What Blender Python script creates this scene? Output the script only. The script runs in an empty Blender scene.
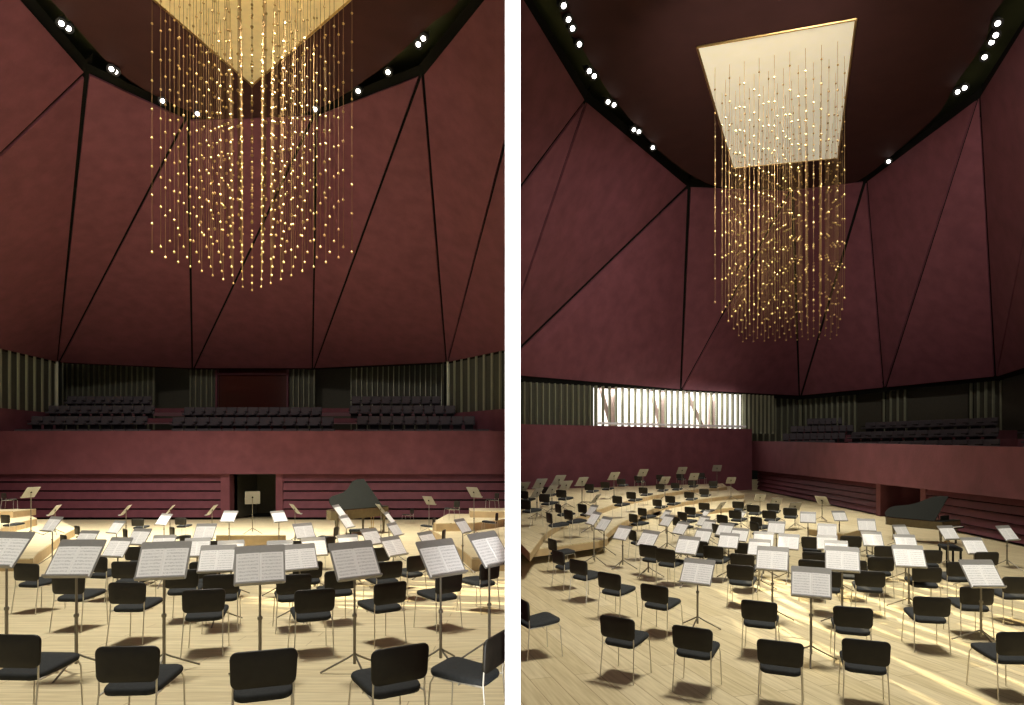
import bpy, bmesh, math, random
from mathutils import Vector, Matrix
from mathutils.geometry import tessellate_polygon
random.seed(7)
S = bpy.context.scene
C = S.collection
PI = math.pi
F = 640.0          # focal length in pixels of the 1024-wide frame
YH = 450.0         # pixel row of the horizon
CZ = 3.0           # camera height

# ------------------------------------------------------------------ camera, world, lights
cam_d = bpy.data.cameras.new('camera'); cam = bpy.data.objects.new('camera', cam_d); C.objects.link(cam)
cam.location = (0, 0, CZ); cam.rotation_euler = (PI/2, 0, 0)
cam_d.sensor_width = 36; cam_d.lens = 36*F/1024; cam_d.shift_y = (YH-352.5)/1024
cam_d.clip_end = 500; cam_d.clip_start = .05
S.camera = cam
S.view_settings.view_transform = 'Standard'; S.view_settings.look = 'None'
S.view_settings.gamma = 1; S.view_settings.use_curve_mapping = False
S.view_settings.exposure = 0.0
W = bpy.data.worlds.new('world'); S.world = W; W.use_nodes = True
W.node_tree.nodes['Background'].inputs[0].default_value = (1, .93, .84, 1)
W.node_tree.nodes['Background'].inputs[1].default_value = .30

def area(name, loc, target, sx, sy, power, col, spread=180):
    d = bpy.data.lights.new(name, 'AREA'); d.shape = 'RECTANGLE'; d.size = sx; d.size_y = sy
    d.energy = power; d.color = col; d.spread = math.radians(spread)
    o = bpy.data.objects.new(name, d); C.objects.link(o); o.location = loc
    o.rotation_euler = (Vector(target)-Vector(loc)).to_track_quat('-Z', 'Y').to_euler()
    return o
def spot(name, loc, target, power, col, size, blend, radius=.15):
    d = bpy.data.lights.new(name, 'SPOT'); d.energy = power; d.color = col
    d.spot_size = math.radians(size); d.spot_blend = blend; d.shadow_soft_size = radius
    o = bpy.data.objects.new(name, d); C.objects.link(o); o.location = loc
    o.rotation_euler = (Vector(target)-Vector(loc)).to_track_quat('-Z', 'Y').to_euler()
    return o
WARM = (1, .95, .86); WASH = .84
area('stage_light', (-5.5, 11, CZ+15.4), (-5.5, 10.5, 0), 3.2, 3.2, 1480, WARM, 110)
area('stage_light', (6.0, 11.5, CZ+15.4), (6.0, 11.5, 0), 3.2, 3.2, 980, WARM, 82)
area('stage_light', (-9, 23.5, CZ+15.2), (-8, 26, 0), 3, 3, 2000, WARM, 80)
area('stage_light', (-15, 21, CZ+15.2), (-19, 26, 0), 3, 3, 2100, WARM, 74)
area('stage_light', (11, 27, CZ+15.2), (9, 27, 0), 3.5, 3.5, 1150, WARM, 70)
# added spots under the ceiling that brighten the walls
for x, y, tx, ty, tz, pw in ((-13.5, 15, -26, 40, 4, 3800), (-12, 17, -17, 46, 4, 4300), (-7, 16, -9, 46, 6, 2600), (5, 16, 5, 40, 3, 6500), (10, 16, 14, 46, 8, 6800), (12, 11, 27, 40, 9, 3600)):
    spot('wall_fill_spot', (x, y, CZ+14.6), (tx, ty, CZ+tz), pw*WASH, (1, .90, .87), 84 if x < 0 else 66, 1, .8)
spot('wall_fill_spot', (-9, 14, CZ+13), (-6.5, 33, CZ+10), 2600*WASH, (1, .9, .88), 34, 1, .5)
spot('wall_fill_spot', (10, 14, CZ+13), (3, 37, CZ+10), 2200*WASH, (1, .9, .88), 36, 1, .5)
spot('wall_fill_spot', (14, 14, CZ+13), (25, 36, CZ+11), 7500*WASH, (1, .9, .88), 36, 1, .5)
# added warm spots with a noise gobo, standing in for sun streaks
def gobo(name, loc, target, power, size, sx, sy, thr):
    o = spot(name, loc, target, power, (1, .84, .56), size, .5, .03)
    z = Vector(loc)-Vector(target); z.normalize(); u = Vector((0, 0, 1)).cross(z).normalized(); v = z.cross(u)
    o.rotation_euler = Matrix((u, v, z)).transposed().to_euler()
    d = o.data; d.use_nodes = True; N = d.node_tree.nodes; L = d.node_tree.links
    em = N['Emission']; tc = N.new('ShaderNodeTexCoord'); sp = N.new('ShaderNodeSeparateXYZ'); L.new(tc.outputs['Normal'], sp.inputs[0])
    def mt(op, a, b):
        n = N.new('ShaderNodeMath'); n.operation = op
        for i, q in enumerate((a, b)):
            if isinstance(q, (int, float)): n.inputs[i].default_value = q
            else: L.new(q, n.inputs[i])
        return n.outputs[0]
    cb = N.new('ShaderNodeCombineXYZ'); L.new(mt('MULTIPLY', mt('DIVIDE', sp.outputs[0], sp.outputs[2]), sx), cb.inputs[0]); L.new(mt('MULTIPLY', mt('DIVIDE', sp.outputs[1], sp.outputs[2]), sy), cb.inputs[1])
    t = N.new('ShaderNodeTexNoise'); t.inputs['Scale'].default_value = 1; t.inputs['Detail'].default_value = 2; L.new(cb.outputs[0], t.inputs['Vector'])
    r = N.new('ShaderNodeMapRange'); L.new(t.outputs['Fac'], r.inputs[0]); r.inputs[1].default_value = thr; r.inputs[2].default_value = thr+.05
    L.new(r.outputs[0], em.inputs['Strength'])
gobo('sun_streak_spot', (5.2, 25, CZ+14.3), (7.3, 10.6, 0), 48000, 20.5, 70, 7, .52)
gobo('sun_streak_spot', (-15.5, 15, CZ+14.5), (-1.9, 12.2, 0), 55000, 14, 60, 9, .52)
# added spots in mid-air that grade the brightness of the ceiling panels
spot('panel_fill_spot', (-12, 14, CZ+7), (-10, 23, CZ+16), 900, (1, .90, .68), 40, .6, .3)
spot('panel_fill_spot', (5.5, 20, CZ+8), (9.5, 25, CZ+16), 1900, (1, .96, .88), 66, 1, .3)
# added unseen strip that keeps the divider's end face white
area('divider_fill', (0, 2.6, CZ+.6), (0, 4, CZ+.6), .04, 6.0, 34, (1, 1, 1), 30)

# ------------------------------------------------------------------ helpers
def P(x, y, s):
    return Vector(((x-512)/s, F/s, CZ+(YH-y)/s))
HALL = {'L': dict(yf=487.0, hc=2.0), 'R': dict(yf=450.0, hc=2.85)}
def floor_z(h, Y, l=0):
    H = HALL[h]; return CZ-H['hc']+l-(H['yf']-YH)/F*Y
def fpt(h, x, y, l=0):
    H = HALL[h]; s = (y-H['yf'])/(H['hc']-l); return P(x, y, s)
def tag(o, label=None, cat=None, group=None, kind=None):
    if label: o['label'] = label
    if cat: o['category'] = cat
    if group: o['group'] = group
    if kind: o['kind'] = kind
    return o
def empty(name, loc=(0, 0, 0), rz=0):
    o = bpy.data.objects.new(name, None); C.objects.link(o); o.location = loc; o.rotation_euler = (0, 0, rz)
    o.empty_display_size = .1; return o
class MB:
    def __init__(self): self.v = []; self.f = []
    def add(self, vs, fs):
        n = len(self.v); self.v += [tuple(v) for v in vs]; self.f += [tuple(i+n for i in f) for f in fs]; return self
    def box(self, c, d, M=None):
        x, y, z = c; a, b, e = d[0]/2, d[1]/2, d[2]/2
        vs = [Vector((x+i*a, y+j*b, z+k*e)) for k in (-1, 1) for j in (-1, 1) for i in (-1, 1)]
        if M: vs = [M @ v for v in vs]
        return self.add(vs, [(0,2,3,1),(4,5,7,6),(0,1,5,4),(2,6,7,3),(0,4,6,2),(1,3,7,5)])
    def tube(self, pts, r, n=8, cap=True):
        pts = [Vector(p) for p in pts]; rs = r if isinstance(r, (list, tuple)) else [r]*len(pts)
        vs = []; fs = []
        for i, p in enumerate(pts):
            if i == 0: t = pts[1]-pts[0]
            elif i == len(pts)-1: t = pts[-1]-pts[-2]
            else: t = (pts[i+1]-pts[i]).normalized()+(pts[i]-pts[i-1]).normalized()
            t.normalize(); u = t.orthogonal().normalized() if i == 0 else (u-t*u.dot(t)).normalized()
            w = t.cross(u)
            vs += [p+(u*math.cos(2*PI*k/n)+w*math.sin(2*PI*k/n))*rs[i] for k in range(n)]
        for i in range(len(pts)-1):
            for k in range(n):
                fs.append((i*n+k, i*n+(k+1) % n, (i+1)*n+(k+1) % n, (i+1)*n+k))
        if cap: fs.append(tuple(range(n-1, -1, -1))); fs.append(tuple((len(pts)-1)*n+k for k in range(n)))
        return self.add(vs, fs)
    def lathe(self, prof, n=12, c=(0, 0, 0)):
        vs = []; fs = []
        for (r, z) in prof:
            vs += [(c[0]+r*math.cos(2*PI*k/n), c[1]+r*math.sin(2*PI*k/n), c[2]+z) for k in range(n)]
        m = len(prof)
        for i in range(m-1):
            for k in range(n): fs.append((i*n+k, i*n+(k+1) % n, (i+1)*n+(k+1) % n, (i+1)*n+k))
        fs.append(tuple(range(n-1, -1, -1))); fs.append(tuple((m-1)*n+k for k in range(n)))
        return self.add(vs, fs)
    def prism(self, poly, d):
        """poly: list of 3D points; d: extrusion vector"""
        n = len(poly); d = Vector(d); a = [Vector(p) for p in poly]; b = [p+d for p in a]
        tri = tessellate_polygon([a]); fs = []
        for t in tri: fs.append(tuple(t)); fs.append(tuple(n+i for i in reversed(t)))
        for i in range(n): j = (i+1) % n; fs.append((i, j, n+j, n+i))
        return self.add(a+b, fs)
    def build(self, name, m, parent=None, smooth=False, loc=None, bevel=0):
        me = bpy.data.meshes.new(name); me.from_pydata(self.v, [], self.f)
        bm = bmesh.new(); bm.from_mesh(me); bmesh.ops.recalc_face_normals(bm, faces=bm.faces)
        if bevel: bmesh.ops.bevel(bm, geom=bm.edges[:], offset=bevel, segments=2, affect='EDGES', profile=.5)
        bm.to_mesh(me); bm.free()
        if smooth:
            for p in me.polygons: p.use_smooth = True
        me.materials.append(m); o = bpy.data.objects.new(name, me); C.objects.link(o)
        if loc: o.location = loc
        if parent: o.parent = parent
        return o
def copy_tree(o, parent=None):
    c = o.copy(); C.objects.link(c); c.parent = parent
    for ch in KIDS.get(o.name, []): copy_tree_k(ch, c)
    return c
KIDS = {}
def copy_tree_k(o, parent):
    c = o.copy(); C.objects.link(c); c.parent = parent
    for ch in KIDS.get(o.name, []): copy_tree_k(ch, c)
def reg_kids(root):
    for o in root.children_recursive + [root]: KIDS[o.name] = list(o.children)

# ------------------------------------------------------------------ materials
def mat(name, col, rough=.6, metal=0, spec=None, emit=None, es=0, noise=0, nscale=8, bump=0, bscale=60, trans=0):
    m = bpy.data.materials.new(name); m.use_nodes = True; N = m.node_tree.nodes; L = m.node_tree.links
    b = N['Principled BSDF']; b.inputs['Base Color'].default_value = (*col, 1)
    b.inputs['Roughness'].default_value = rough; b.inputs['Metallic'].default_value = metal
    if spec is not None: b.inputs['Specular IOR Level'].default_value = spec
    if emit: b.inputs['Emission Color'].default_value = (*emit, 1); b.inputs['Emission Strength'].default_value = es
    if trans: b.inputs['Transmission Weight'].default_value = trans
    tc = N.new('ShaderNodeTexCoord')
    if noise:
        t = N.new('ShaderNodeTexNoise'); t.inputs['Scale'].default_value = nscale; t.inputs['Detail'].default_value = 6
        L.new(tc.outputs['Object'], t.inputs['Vector'])
        r = N.new('ShaderNodeValToRGB'); L.new(t.outputs['Fac'], r.inputs[0])
        r.color_ramp.elements[0].position = .3; r.color_ramp.elements[1].position = .7
        r.color_ramp.elements[0].color = (*[c*(1-noise) for c in col], 1)
        r.color_ramp.elements[1].color = (*[min(1, c*(1+noise)) for c in col], 1)
        L.new(r.outputs[0], b.inputs['Base Color'])
    if bump:
        t = N.new('ShaderNodeTexNoise'); t.inputs['Scale'].default_value = bscale; t.inputs['Detail'].default_value = 4
        L.new(tc.outputs['Object'], t.inputs['Vector'])
        bp = N.new('ShaderNodeBump'); bp.inputs['Strength'].default_value = bump; bp.inputs['Distance'].default_value = .02
        L.new(t.outputs['Fac'], bp.inputs['Height']); L.new(bp.outputs[0], b.inputs['Normal'])
    return m
MAROON = (.150, .048, .058)
M = dict(
    plaster=mat('maroon_plaster', MAROON, .75, noise=.14, nscale=1.3, bump=.35, bscale=9, spec=.3),
    board=mat('maroon_boards', (.135, .040, .052), .6, noise=.12, nscale=2, spec=.3),
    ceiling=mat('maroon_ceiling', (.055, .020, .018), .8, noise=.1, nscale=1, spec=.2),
    black=mat('black_backing', (.008, .008, .006), .9, spec=.1),
    slot=mat('dark_green_slot', (.06, .068, .036), .9, spec=.1, noise=.2, nscale=.6),
    fin=mat('olive_metal_fins', (.30, .31, .20), .45, metal=.3),
    finback=mat('olive_backing', (.055, .055, .034), .8, noise=.1),
    fabric=mat('charcoal_seat_fabric', (.028, .030, .029), .85, noise=.15, nscale=40, bump=.2, bscale=300, spec=.25),
    leather=mat('black_backrest', (.017, .0145, .0095), .5, noise=.2, nscale=12, spec=.35),
    audi=mat('grey_auditorium_fabric', (.085, .076, .08), .9, noise=.15, nscale=25, spec=.15),
    audib=mat('black_seat_shell', (.010, .009, .010), .7, spec=.2),
    steel=mat('pale_steel', (.62, .58, .48), .35, metal=.55),
    pole=mat('bronze_grey_metal', (.22, .20, .155), .4, metal=.5),
    desk=mat('grey_metal_desk', (.27, .26, .235), .5, metal=.2, noise=.06, nscale=30),
    brass=mat('brass', (.52, .35, .13), .40, metal=1),
    wire=mat('brass_wire', (.22, .13, .045), .4, metal=.7),
    white=mat('white_paint', (.93, .93, .92), .9, spec=.1),
    piano=mat('black_lacquer', (.020, .021, .017), .7, noise=.05, spec=.04),
    pianorim=mat('lacquer_with_brown_reflection', (.10, .075, .035), .25, noise=.1, spec=.6),  # brown reflection put into the base colour of the case
    ivory=mat('ivory_keys', (.8, .76, .66), .4),
    riserface=mat('oak_riser', (.46, .335, .17), .55, noise=.12, nscale=3),
    podium=mat('oak_podium', (.33, .24, .12), .5, noise=.12, nscale=3),
    lens=mat('spotlight_lens', (1, 1, 1), .3, emit=(1, .97, .9), es=9),
    housing=mat('spotlight_housing', (.01, .01, .01), .5),
    frost=mat('bright_window_glass', (.9, .9, .88), .4, emit=(1, .96, .90), es=1.25),
    brace=mat('pale_outer_column', (.55, .42, .38), .7, noise=.08),
    booth=mat('booth_glass', (.055, .014, .010), .12, spec=.6),
    door=mat('dark_door_recess', (.05, .046, .028), .8, noise=.1),
)
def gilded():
    m = mat('glowing_gold_panel', (.78, .60, .26), .42, metal=.35, noise=.12, nscale=2.2, bump=.1, bscale=6, emit=(1, .78, .36), es=.20)  # emission added to the gold so the panel glows
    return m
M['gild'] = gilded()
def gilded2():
    return mat('pale_glowing_gold_panel', (.90, .80, .56), .40, metal=.25, noise=.08, nscale=2.0, bump=.1, bscale=6, emit=(1, .91, .66), es=.38)  # paler copy of the gold panel, with stronger emission added
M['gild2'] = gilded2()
def oak(name, rot, width, length, c1, c2, cm):
    m = bpy.data.materials.new(name); m.use_nodes = True; N = m.node_tree.nodes; L = m.node_tree.links
    b = N['Principled BSDF']; b.inputs['Roughness'].default_value = .42; b.inputs['Specular IOR Level'].default_value = .35
    tc = N.new('ShaderNodeTexCoord'); mp = N.new('ShaderNodeMapping'); mp.inputs['Rotation'].default_value = (0, 0, rot)
    L.new(tc.outputs['Object'], mp.inputs[0])
    br = N.new('ShaderNodeTexBrick'); L.new(mp.outputs[0], br.inputs['Vector'])
    br.inputs['Scale'].default_value = 1; br.inputs['Brick Width'].default_value = length; br.inputs['Row Height'].default_value = width
    br.inputs['Mortar Size'].default_value = .006; br.inputs['Mortar Smooth'].default_value = .3; br.offset = .37
    br.inputs['Color1'].default_value = (*c1, 1); br.inputs['Color2'].default_value = (*c2, 1); br.inputs['Mortar'].default_value = (*cm, 1)
    mp2 = N.new('ShaderNodeMapping'); mp2.inputs['Scale'].default_value = (1.2, 14, 1); L.new(mp.outputs[0], mp2.inputs[0])
    ns = N.new('ShaderNodeTexNoise'); ns.inputs['Scale'].default_value = 1.6; ns.inputs['Detail'].default_value = 7; L.new(mp2.outputs[0], ns.inputs['Vector'])
    rp = N.new('ShaderNodeValToRGB'); L.new(ns.outputs['Fac'], rp.inputs[0])
    rp.color_ramp.elements[0].position = .3; rp.color_ramp.elements[0].color = (.80, .77, .70, 1)
    rp.color_ramp.elements[1].position = .65; rp.color_ramp.elements[1].color = (1.05, 1.04, 1.0, 1)
    mx = N.new('ShaderNodeMix'); mx.data_type = 'RGBA'; mx.blend_type = 'MULTIPLY'; mx.inputs['Factor'].default_value = 1
    L.new(br.outputs['Color'], mx.inputs['A']); L.new(rp.outputs[0], mx.inputs['B']); L.new(mx.outputs['Result'], b.inputs['Base Color'])
    return m
OAK1, OAK2, OAKM = (.70, .62, .405), (.64, .555, .35), (.38, .30, .17)
M['oakL'] = oak('oak_planks_across', 0, .26, 2.6, OAK1, OAK2, OAKM)
M['oakR'] = oak('oak_planks_lengthwise', math.radians(74), .30, 3.2, (.66, .575, .37), (.58, .495, .295), (.32, .25, .14))
def paper():
    m = bpy.data.materials.new('printed_music_paper'); m.use_nodes = True; N = m.node_tree.nodes; L = m.node_tree.links
    b = N['Principled BSDF']; b.inputs['Roughness'].default_value = .8; b.inputs['Specular IOR Level'].default_value = .1
    tc = N.new('ShaderNodeTexCoord'); sp = N.new('ShaderNodeSeparateXYZ'); L.new(tc.outputs['Generated'], sp.inputs[0])
    def math_(op, a, bv=None, c=None):
        n = N.new('ShaderNodeMath'); n.operation = op
        for i, q in enumerate((a, bv, c)):
            if q is None: continue
            if isinstance(q, (int, float)): n.inputs[i].default_value = q
            else: L.new(q, n.inputs[i])
        return n.outputs[0]
    X, Y = sp.outputs[0], sp.outputs[2]
    row = math_('FRACT', math_('MULTIPLY', Y, 9.0))
    band = math_('LESS_THAN', math_('ABSOLUTE', math_('SUBTRACT', row, .5)), .27)
    mx_ = math_('LESS_THAN', math_('ABSOLUTE', math_('SUBTRACT', math_('FRACT', math_('MULTIPLY', X, 2.0)), .5)), .42)
    my_ = math_('LESS_THAN', math_('ABSOLUTE', math_('SUBTRACT', Y, .5)), .45)
    ns = N.new('ShaderNodeTexNoise'); ns.inputs['Scale'].default_value = 26; ns.inputs['Detail'].default_value = 3
    L.new(tc.outputs['Generated'], ns.inputs['Vector'])
    ink = math_('GREATER_THAN', ns.outputs['Fac'], .50)
    k = math_('MULTIPLY', math_('MULTIPLY', band, mx_), my_)
    k2 = math_('MULTIPLY', k, math_('MULTIPLY_ADD', ink, .24, .07))
    cr = N.new('ShaderNodeMix'); cr.data_type = 'RGBA'; L.new(k2, cr.inputs['Factor'])
    cr.inputs['A'].default_value = (.90, .89, .85, 1); cr.inputs['B'].default_value = (.10, .10, .10, 1)
    L.new(cr.outputs['Result'], b.inputs['Base Color']); return m
M['paper'] = paper()

# ------------------------------------------------------------------ room shell
def struct(mb, name, m, **k):
    o = mb.build(name, m, **k); o['kind'] = 'structure'; return o
def shrink(pts, d):
    """inset a planar convex polygon by d"""
    n = len(pts); c = sum(pts, Vector())/n
    nrm = Vector()
    for i in range(n): nrm += (pts[i]-c).cross(pts[(i+1) % n]-c)
    nrm.normalize(); out = []
    for i in range(n):
        a, b, e = pts[i-1], pts[i], pts[(i+1) % n]
        d1 = (b-a).normalized(); d2 = (e-b).normalized()
        n1 = nrm.cross(d1); n2 = nrm.cross(d2)
        k = 1+n1.dot(n2); out.append(b+(n1+n2)*(d/max(k, .25)))
    return out, nrm
def grow(pts, d=.3):
    return shrink(pts, -d)[0]
def facet(px, name='wall_front', gap=.11):
    pts = [P(*p) for p in px]
    ins, nrm = shrink(pts, gap)
    camp = Vector((0, 0, CZ)); c = sum(pts, Vector())/len(pts)
    back = nrm if nrm.dot(c-camp) > 0 else -nrm
    struct(MB().prism(ins, back*.12), name, M['plaster'])
    return pts, back
def sz(y, z): return (YH-y)/z         # scale at which pixel row y lies at height z above the camera
HC = 16.0
def V3(x, y, z): return (x, y, sz(y, z))
# left hall facets
zb = 6.2
T0, T1, T2, T3 = V3(87, 72, HC), V3(187, 119, HC), V3(316, 114, HC), V3(422, 73, HC)
B0, B1, B2, B3 = V3(58, 363, zb), V3(193, 369, zb), V3(313, 369, zb), V3(447, 363, zb)
Bm, Tm = V3(-165, 312, zb), V3(-60, -96, HC)
CR, DR, BR = (508, 135, 23.5), V3(508, -34, HC), V3(508, 351, zb)
for px in ([Tm, T0, Bm], [Bm, T0, B0], [T0, T1, B0], [B0, T1, B1], [T1, T2, B1], [B1, T2, B2], [T2, T3, B2], [B2, T3, B3], [T3, DR, CR, B3], [B3, CR, BR]):
    pts, back = facet(px)
    struct(MB().prism([p+back*.16 for p in grow(pts)], back*.05), 'wall_front', M['black'])
# right hall facets
zr = 4.2
U1, U2, Um, U3, U4 = V3(587, 99, HC), V3(689, 185, HC), V3(792, 189, HC), V3(866, 180, HC), V3(979, 95, HC)
W2, W3, W4, W5 = V3(681, 391, zr), V3(800, 397, zr), V3(884, 389, zr), V3(996, 378, zr)
U5, W6 = V3(1085, -75, HC), V3(1120, 340, zr)
a0, a1, a2, a3, a4 = V3(514, -21, HC), (514, 196, 21.5), (514, 313, 18.8), (514, 354, 17.6), V3(514, 377, zr)
for px in ([U1, a0, a1], [U1, a1, a2], [U1, a2, a3, U2], [U2, a3, a4, W2], [U2, W2, Um], [Um, W2, W3], [Um, W3, U3], [U3, W3, W4], [U3, W4, U4], [U4, W4, W5], [U4, W5, U5], [U5, W5, W6]):
    pts, back = facet(px, 'wall_back', .125)
    struct(MB().prism([p+back*.16 for p in grow(pts)], back*.05), 'wall_back', M['black'])
# ceilings
def catmull(pts, n=4):
    out = []; m = len(pts)
    for i in range(m):
        p0, p1, p2, p3 = pts[i-1], pts[i], pts[(i+1) % m], pts[(i+2) % m]
        for k in range(n):
            t = k/n
            out.append(tuple(.5*((2*p1[j])+(-p0[j]+p2[j])*t+(2*p0[j]-5*p1[j]+4*p2[j]-p3[j])*t*t+(-p0[j]+3*p1[j]-3*p2[j]+p3[j])*t**3) for j in range(2)))
    return out
def cpx(lst): return [((x-512)/((YH-y)/HC), F/((YH-y)/HC)) for x, y in lst]
ringL = cpx([(51,0),(85,37),(113,67),(142,88),(184,109),(216,119),(250,121),(290,116),(324,106),(358,85),(392,60),(432,23),(459,0)])
ringL += [(-1.0, 19.5), (-1.2, 14), (-3.5, 9.5), (-8.5, 7.5), (-13, 10), (-15.6, 15), (-16.4, 19.5)]
ringR = cpx([(558,0),(584,51),(610,94),(638,128),(664,155),(698,179),(726,188),(784,191),(839,187),(866,176),(904,145),(938,114),(955,85),(984,43),(1004,0)])
ringR += [(18.2, 19), (17, 14), (13, 9.5), (8, 8.5), (3.5, 11), (1.7, 16)]
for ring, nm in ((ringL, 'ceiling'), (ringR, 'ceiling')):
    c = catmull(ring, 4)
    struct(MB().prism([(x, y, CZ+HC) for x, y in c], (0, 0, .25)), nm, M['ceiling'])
struct(MB().box((-18.1, 22, CZ+HC+1.3), (36, 56, .1)), 'ceiling', M['slot'])
struct(MB().box((20.1, 22, CZ+HC+1.3), (40, 56, .1)), 'ceiling', M['slot'])
# added black planes behind the walls that stop light leaking through gaps
struct(MB().box((6, 64, CZ+6), (80, .2, 26)), 'wall_back', M['black'])
struct(MB().box((-36, 31, CZ+6), (.2, 66, 26)), 'wall_left', M['black'])
struct(MB().box((45, 31, CZ+6), (.2, 66, 26)), 'wall_right', M['black'])
# added divider; its white end stands for the gutter between the views
struct(MB().box((.0, 27.2, CZ+6.5), (.03, 46, 21)), 'view_divider', M['plaster'])
EY = 4.0
struct(MB().box(((512.75-512)/F*EY, EY+.06, CZ+.6), (15.2/F*EY, .12, 6.4)), 'gutter_face', M['white'])

# floors (raked)
def slab(h, x0, x1, y0, y1, name, m):
    pts = [(x0, y0, floor_z(h, y0)), (x1, y0, floor_z(h, y0)), (x1, y1, floor_z(h, y1)), (x0, y1, floor_z(h, y1))]
    return struct(MB().prism(pts, (0, 0, -.3)), name, m)
slab('L', -34, -.016, 1.0, 43, 'floor', M['oakL'])
slab('R', .016, 42, 1.0, 62, 'floor', M['oakR'])

# ---- vertical wall between two plan points, given by heights
def vwall(p0, p1, z00, z01, z10, z11, thick, name, m, kind=True):
    """p0,p1 plan points; z00/z01 bottom/top at p0; z10/z11 at p1; thickness away from the camera"""
    a, b = Vector((*p0, 0)), Vector((*p1, 0)); d = (b-a).normalized(); n = Vector((-d.y, d.x, 0))
    mid = (a+b)/2
    if n.dot(mid) < 0: n = -n
    pts = [Vector((a.x, a.y, z00)), Vector((b.x, b.y, z10)), Vector((b.x, b.y, z11)), Vector((a.x, a.y, z01))]
    mb = MB().prism(pts, n*thick)
    return struct(mb, name, m) if kind else mb.build(name, m)
def pl(x, s): return Vector(((x-512)/s, F/s))
def lerp(a, b, t): return a+(b-a)*t
def fins(p0, p1, zb0, zt0, zb1, zt1, pitch, name, depth=.18, th=.05, off=0.0, back=True):
    """vertical slat screen between plan points"""
    a, b = Vector((*p0, 0)), Vector((*p1, 0)); d = (b-a); ln = d.length; d.normalize(); n = Vector((-d.y, d.x, 0))
    if n.dot((a+b)/2) < 0: n = -n
    k = max(2, int(round(ln/pitch))); mb = MB()
    for i in range(k+1):
        t = i/k; c = a+(b-a)*t+n*off; z0 = lerp(zb0, zb1, t); z1 = lerp(zt0, zt1, t)
        ang = math.atan2(d.y, d.x); R = Matrix.Translation((c.x, c.y, (z0+z1)/2)) @ Matrix.Rotation(ang, 4, 'Z')
        mb.box((0, depth/2, 0), (th, depth, z1-z0), R)
    o = struct(mb, name, M['fin'])
    if back: vwall(p0+Vector((n.x, n.y))*(off+depth+.12), p1+Vector((n.x, n.y))*(off+depth+.12), zb0, zt0, zb1, zt1, .08, 'wall_back', M['finback'])
    return o

# ---------------- left hall, back of the stage
sP = 16.5; YP = F/sP
pf0, pf1 = Vector((-33.5, YP)), Vector((-.03, YP))
ztop, zbot = CZ+19/sP, CZ-24/sP
vwall(pf0, pf1, zbot, ztop, zbot, ztop, .35, 'wall_front', M['plaster'])            # balcony parapet
zfl = floor_z('L', YP+.3)
YW = YP+.3
def xL(px, Y=YW): return (px-512)*Y/F
def boards(p0, p1, zt0, zt1, zf0, zf1, n=5):
    """ledged horizontal boards over a black gap, in one mesh"""
    a, b = Vector((*p0, 0)), Vector((*p1, 0)); d = (b-a).normalized(); nn = Vector((-d.y, d.x, 0))
    if nn.dot((a+b)/2) < 0: nn = -nn
    mb = MB()
    for i in range(n):
        f0, f1 = i/n, (i+1)/n-.035
        za0, zb0 = lerp(zt0, zf0, f0), lerp(zt0, zf0, f1); za1, zb1 = lerp(zt1, zf1, f0), lerp(zt1, zf1, f1)
        tilt = nn*.10
        pts = [Vector((a.x, a.y, za0))+tilt, Vector((b.x, b.y, za1))+tilt, Vector((b.x, b.y, zb1)), Vector((a.x, a.y, zb0))]
        mb.prism(pts, nn*.06)
    struct(mb, 'wall_front', M['board'])
    vwall(p0+nn.xy*.2, p1+nn.xy*.2, zf0-.2, zt0, zf1-.2, zt1, .06, 'wall_front', M['black'])
boards(Vector((-33.5, YW)), Vector((xL(221), YW)), zbot, zbot, zfl+.05, zfl+.05)
boards(Vector((xL(283), YW)), Vector((-.03, YW)), zbot, zbot, zfl+.05, zfl+.05)
for a, b in ((221, 230), (276, 283)):
    struct(MB().box(((xL(a)+xL(b))/2, YW+.5, (zbot+zfl)/2), (xL(b)-xL(a), 1.1, zbot-zfl)), 'wall_front', M['plaster'])
# dark doorway
d = MB(); xa, xb = xL(230), xL(276); zz = (zbot+zfl)/2; hh = zbot-zfl
d.box((xa-.05, YW+2.4, zz), (.1, 3.6, hh)); d.box((xb+.05, YW+2.4, zz), (.1, 3.6, hh)); d.box(((xa+xb)/2, YW+4.2, zz), (xb-xa+.2, .1, hh))
d.box(((xa+xb)/2, YW+2.4, zbot-.03), (xb-xa, 3.6, .06))
struct(d, 'door_1', M['door'])
# balcony terraces left hall: one terrace mesh per row depth
zband = CZ+2.6
Yback = F/12.6
def terrace(h, x0a, x1a, Ya, Yb, z, name='floor'):
    struct(MB().box(((x0a+x1a)/2, (Ya+Yb)/2, z-.15), (x1a-x0a, Yb-Ya, .3)), name, M['plaster'])
rowsL = [(16.1, 429.0), (15.3, 416.0), (14.5, 405.3), (13.8, 396.0)]      # s, pixel row of the seat tops
SEATH = .92
trs = []
for i, (s, y) in enumerate(rowsL):
    Y = F/s; z = CZ+(YH-y)/s-SEATH
    trs.append((Y, z))
for i, (Y, z) in enumerate(trs):
    Yn = trs[i+1][0]-.35 if i < 3 else Yback+.2
    terrace('L', -34, -.03, Y-.45 if i else YP+.36, Yn, z)
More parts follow.
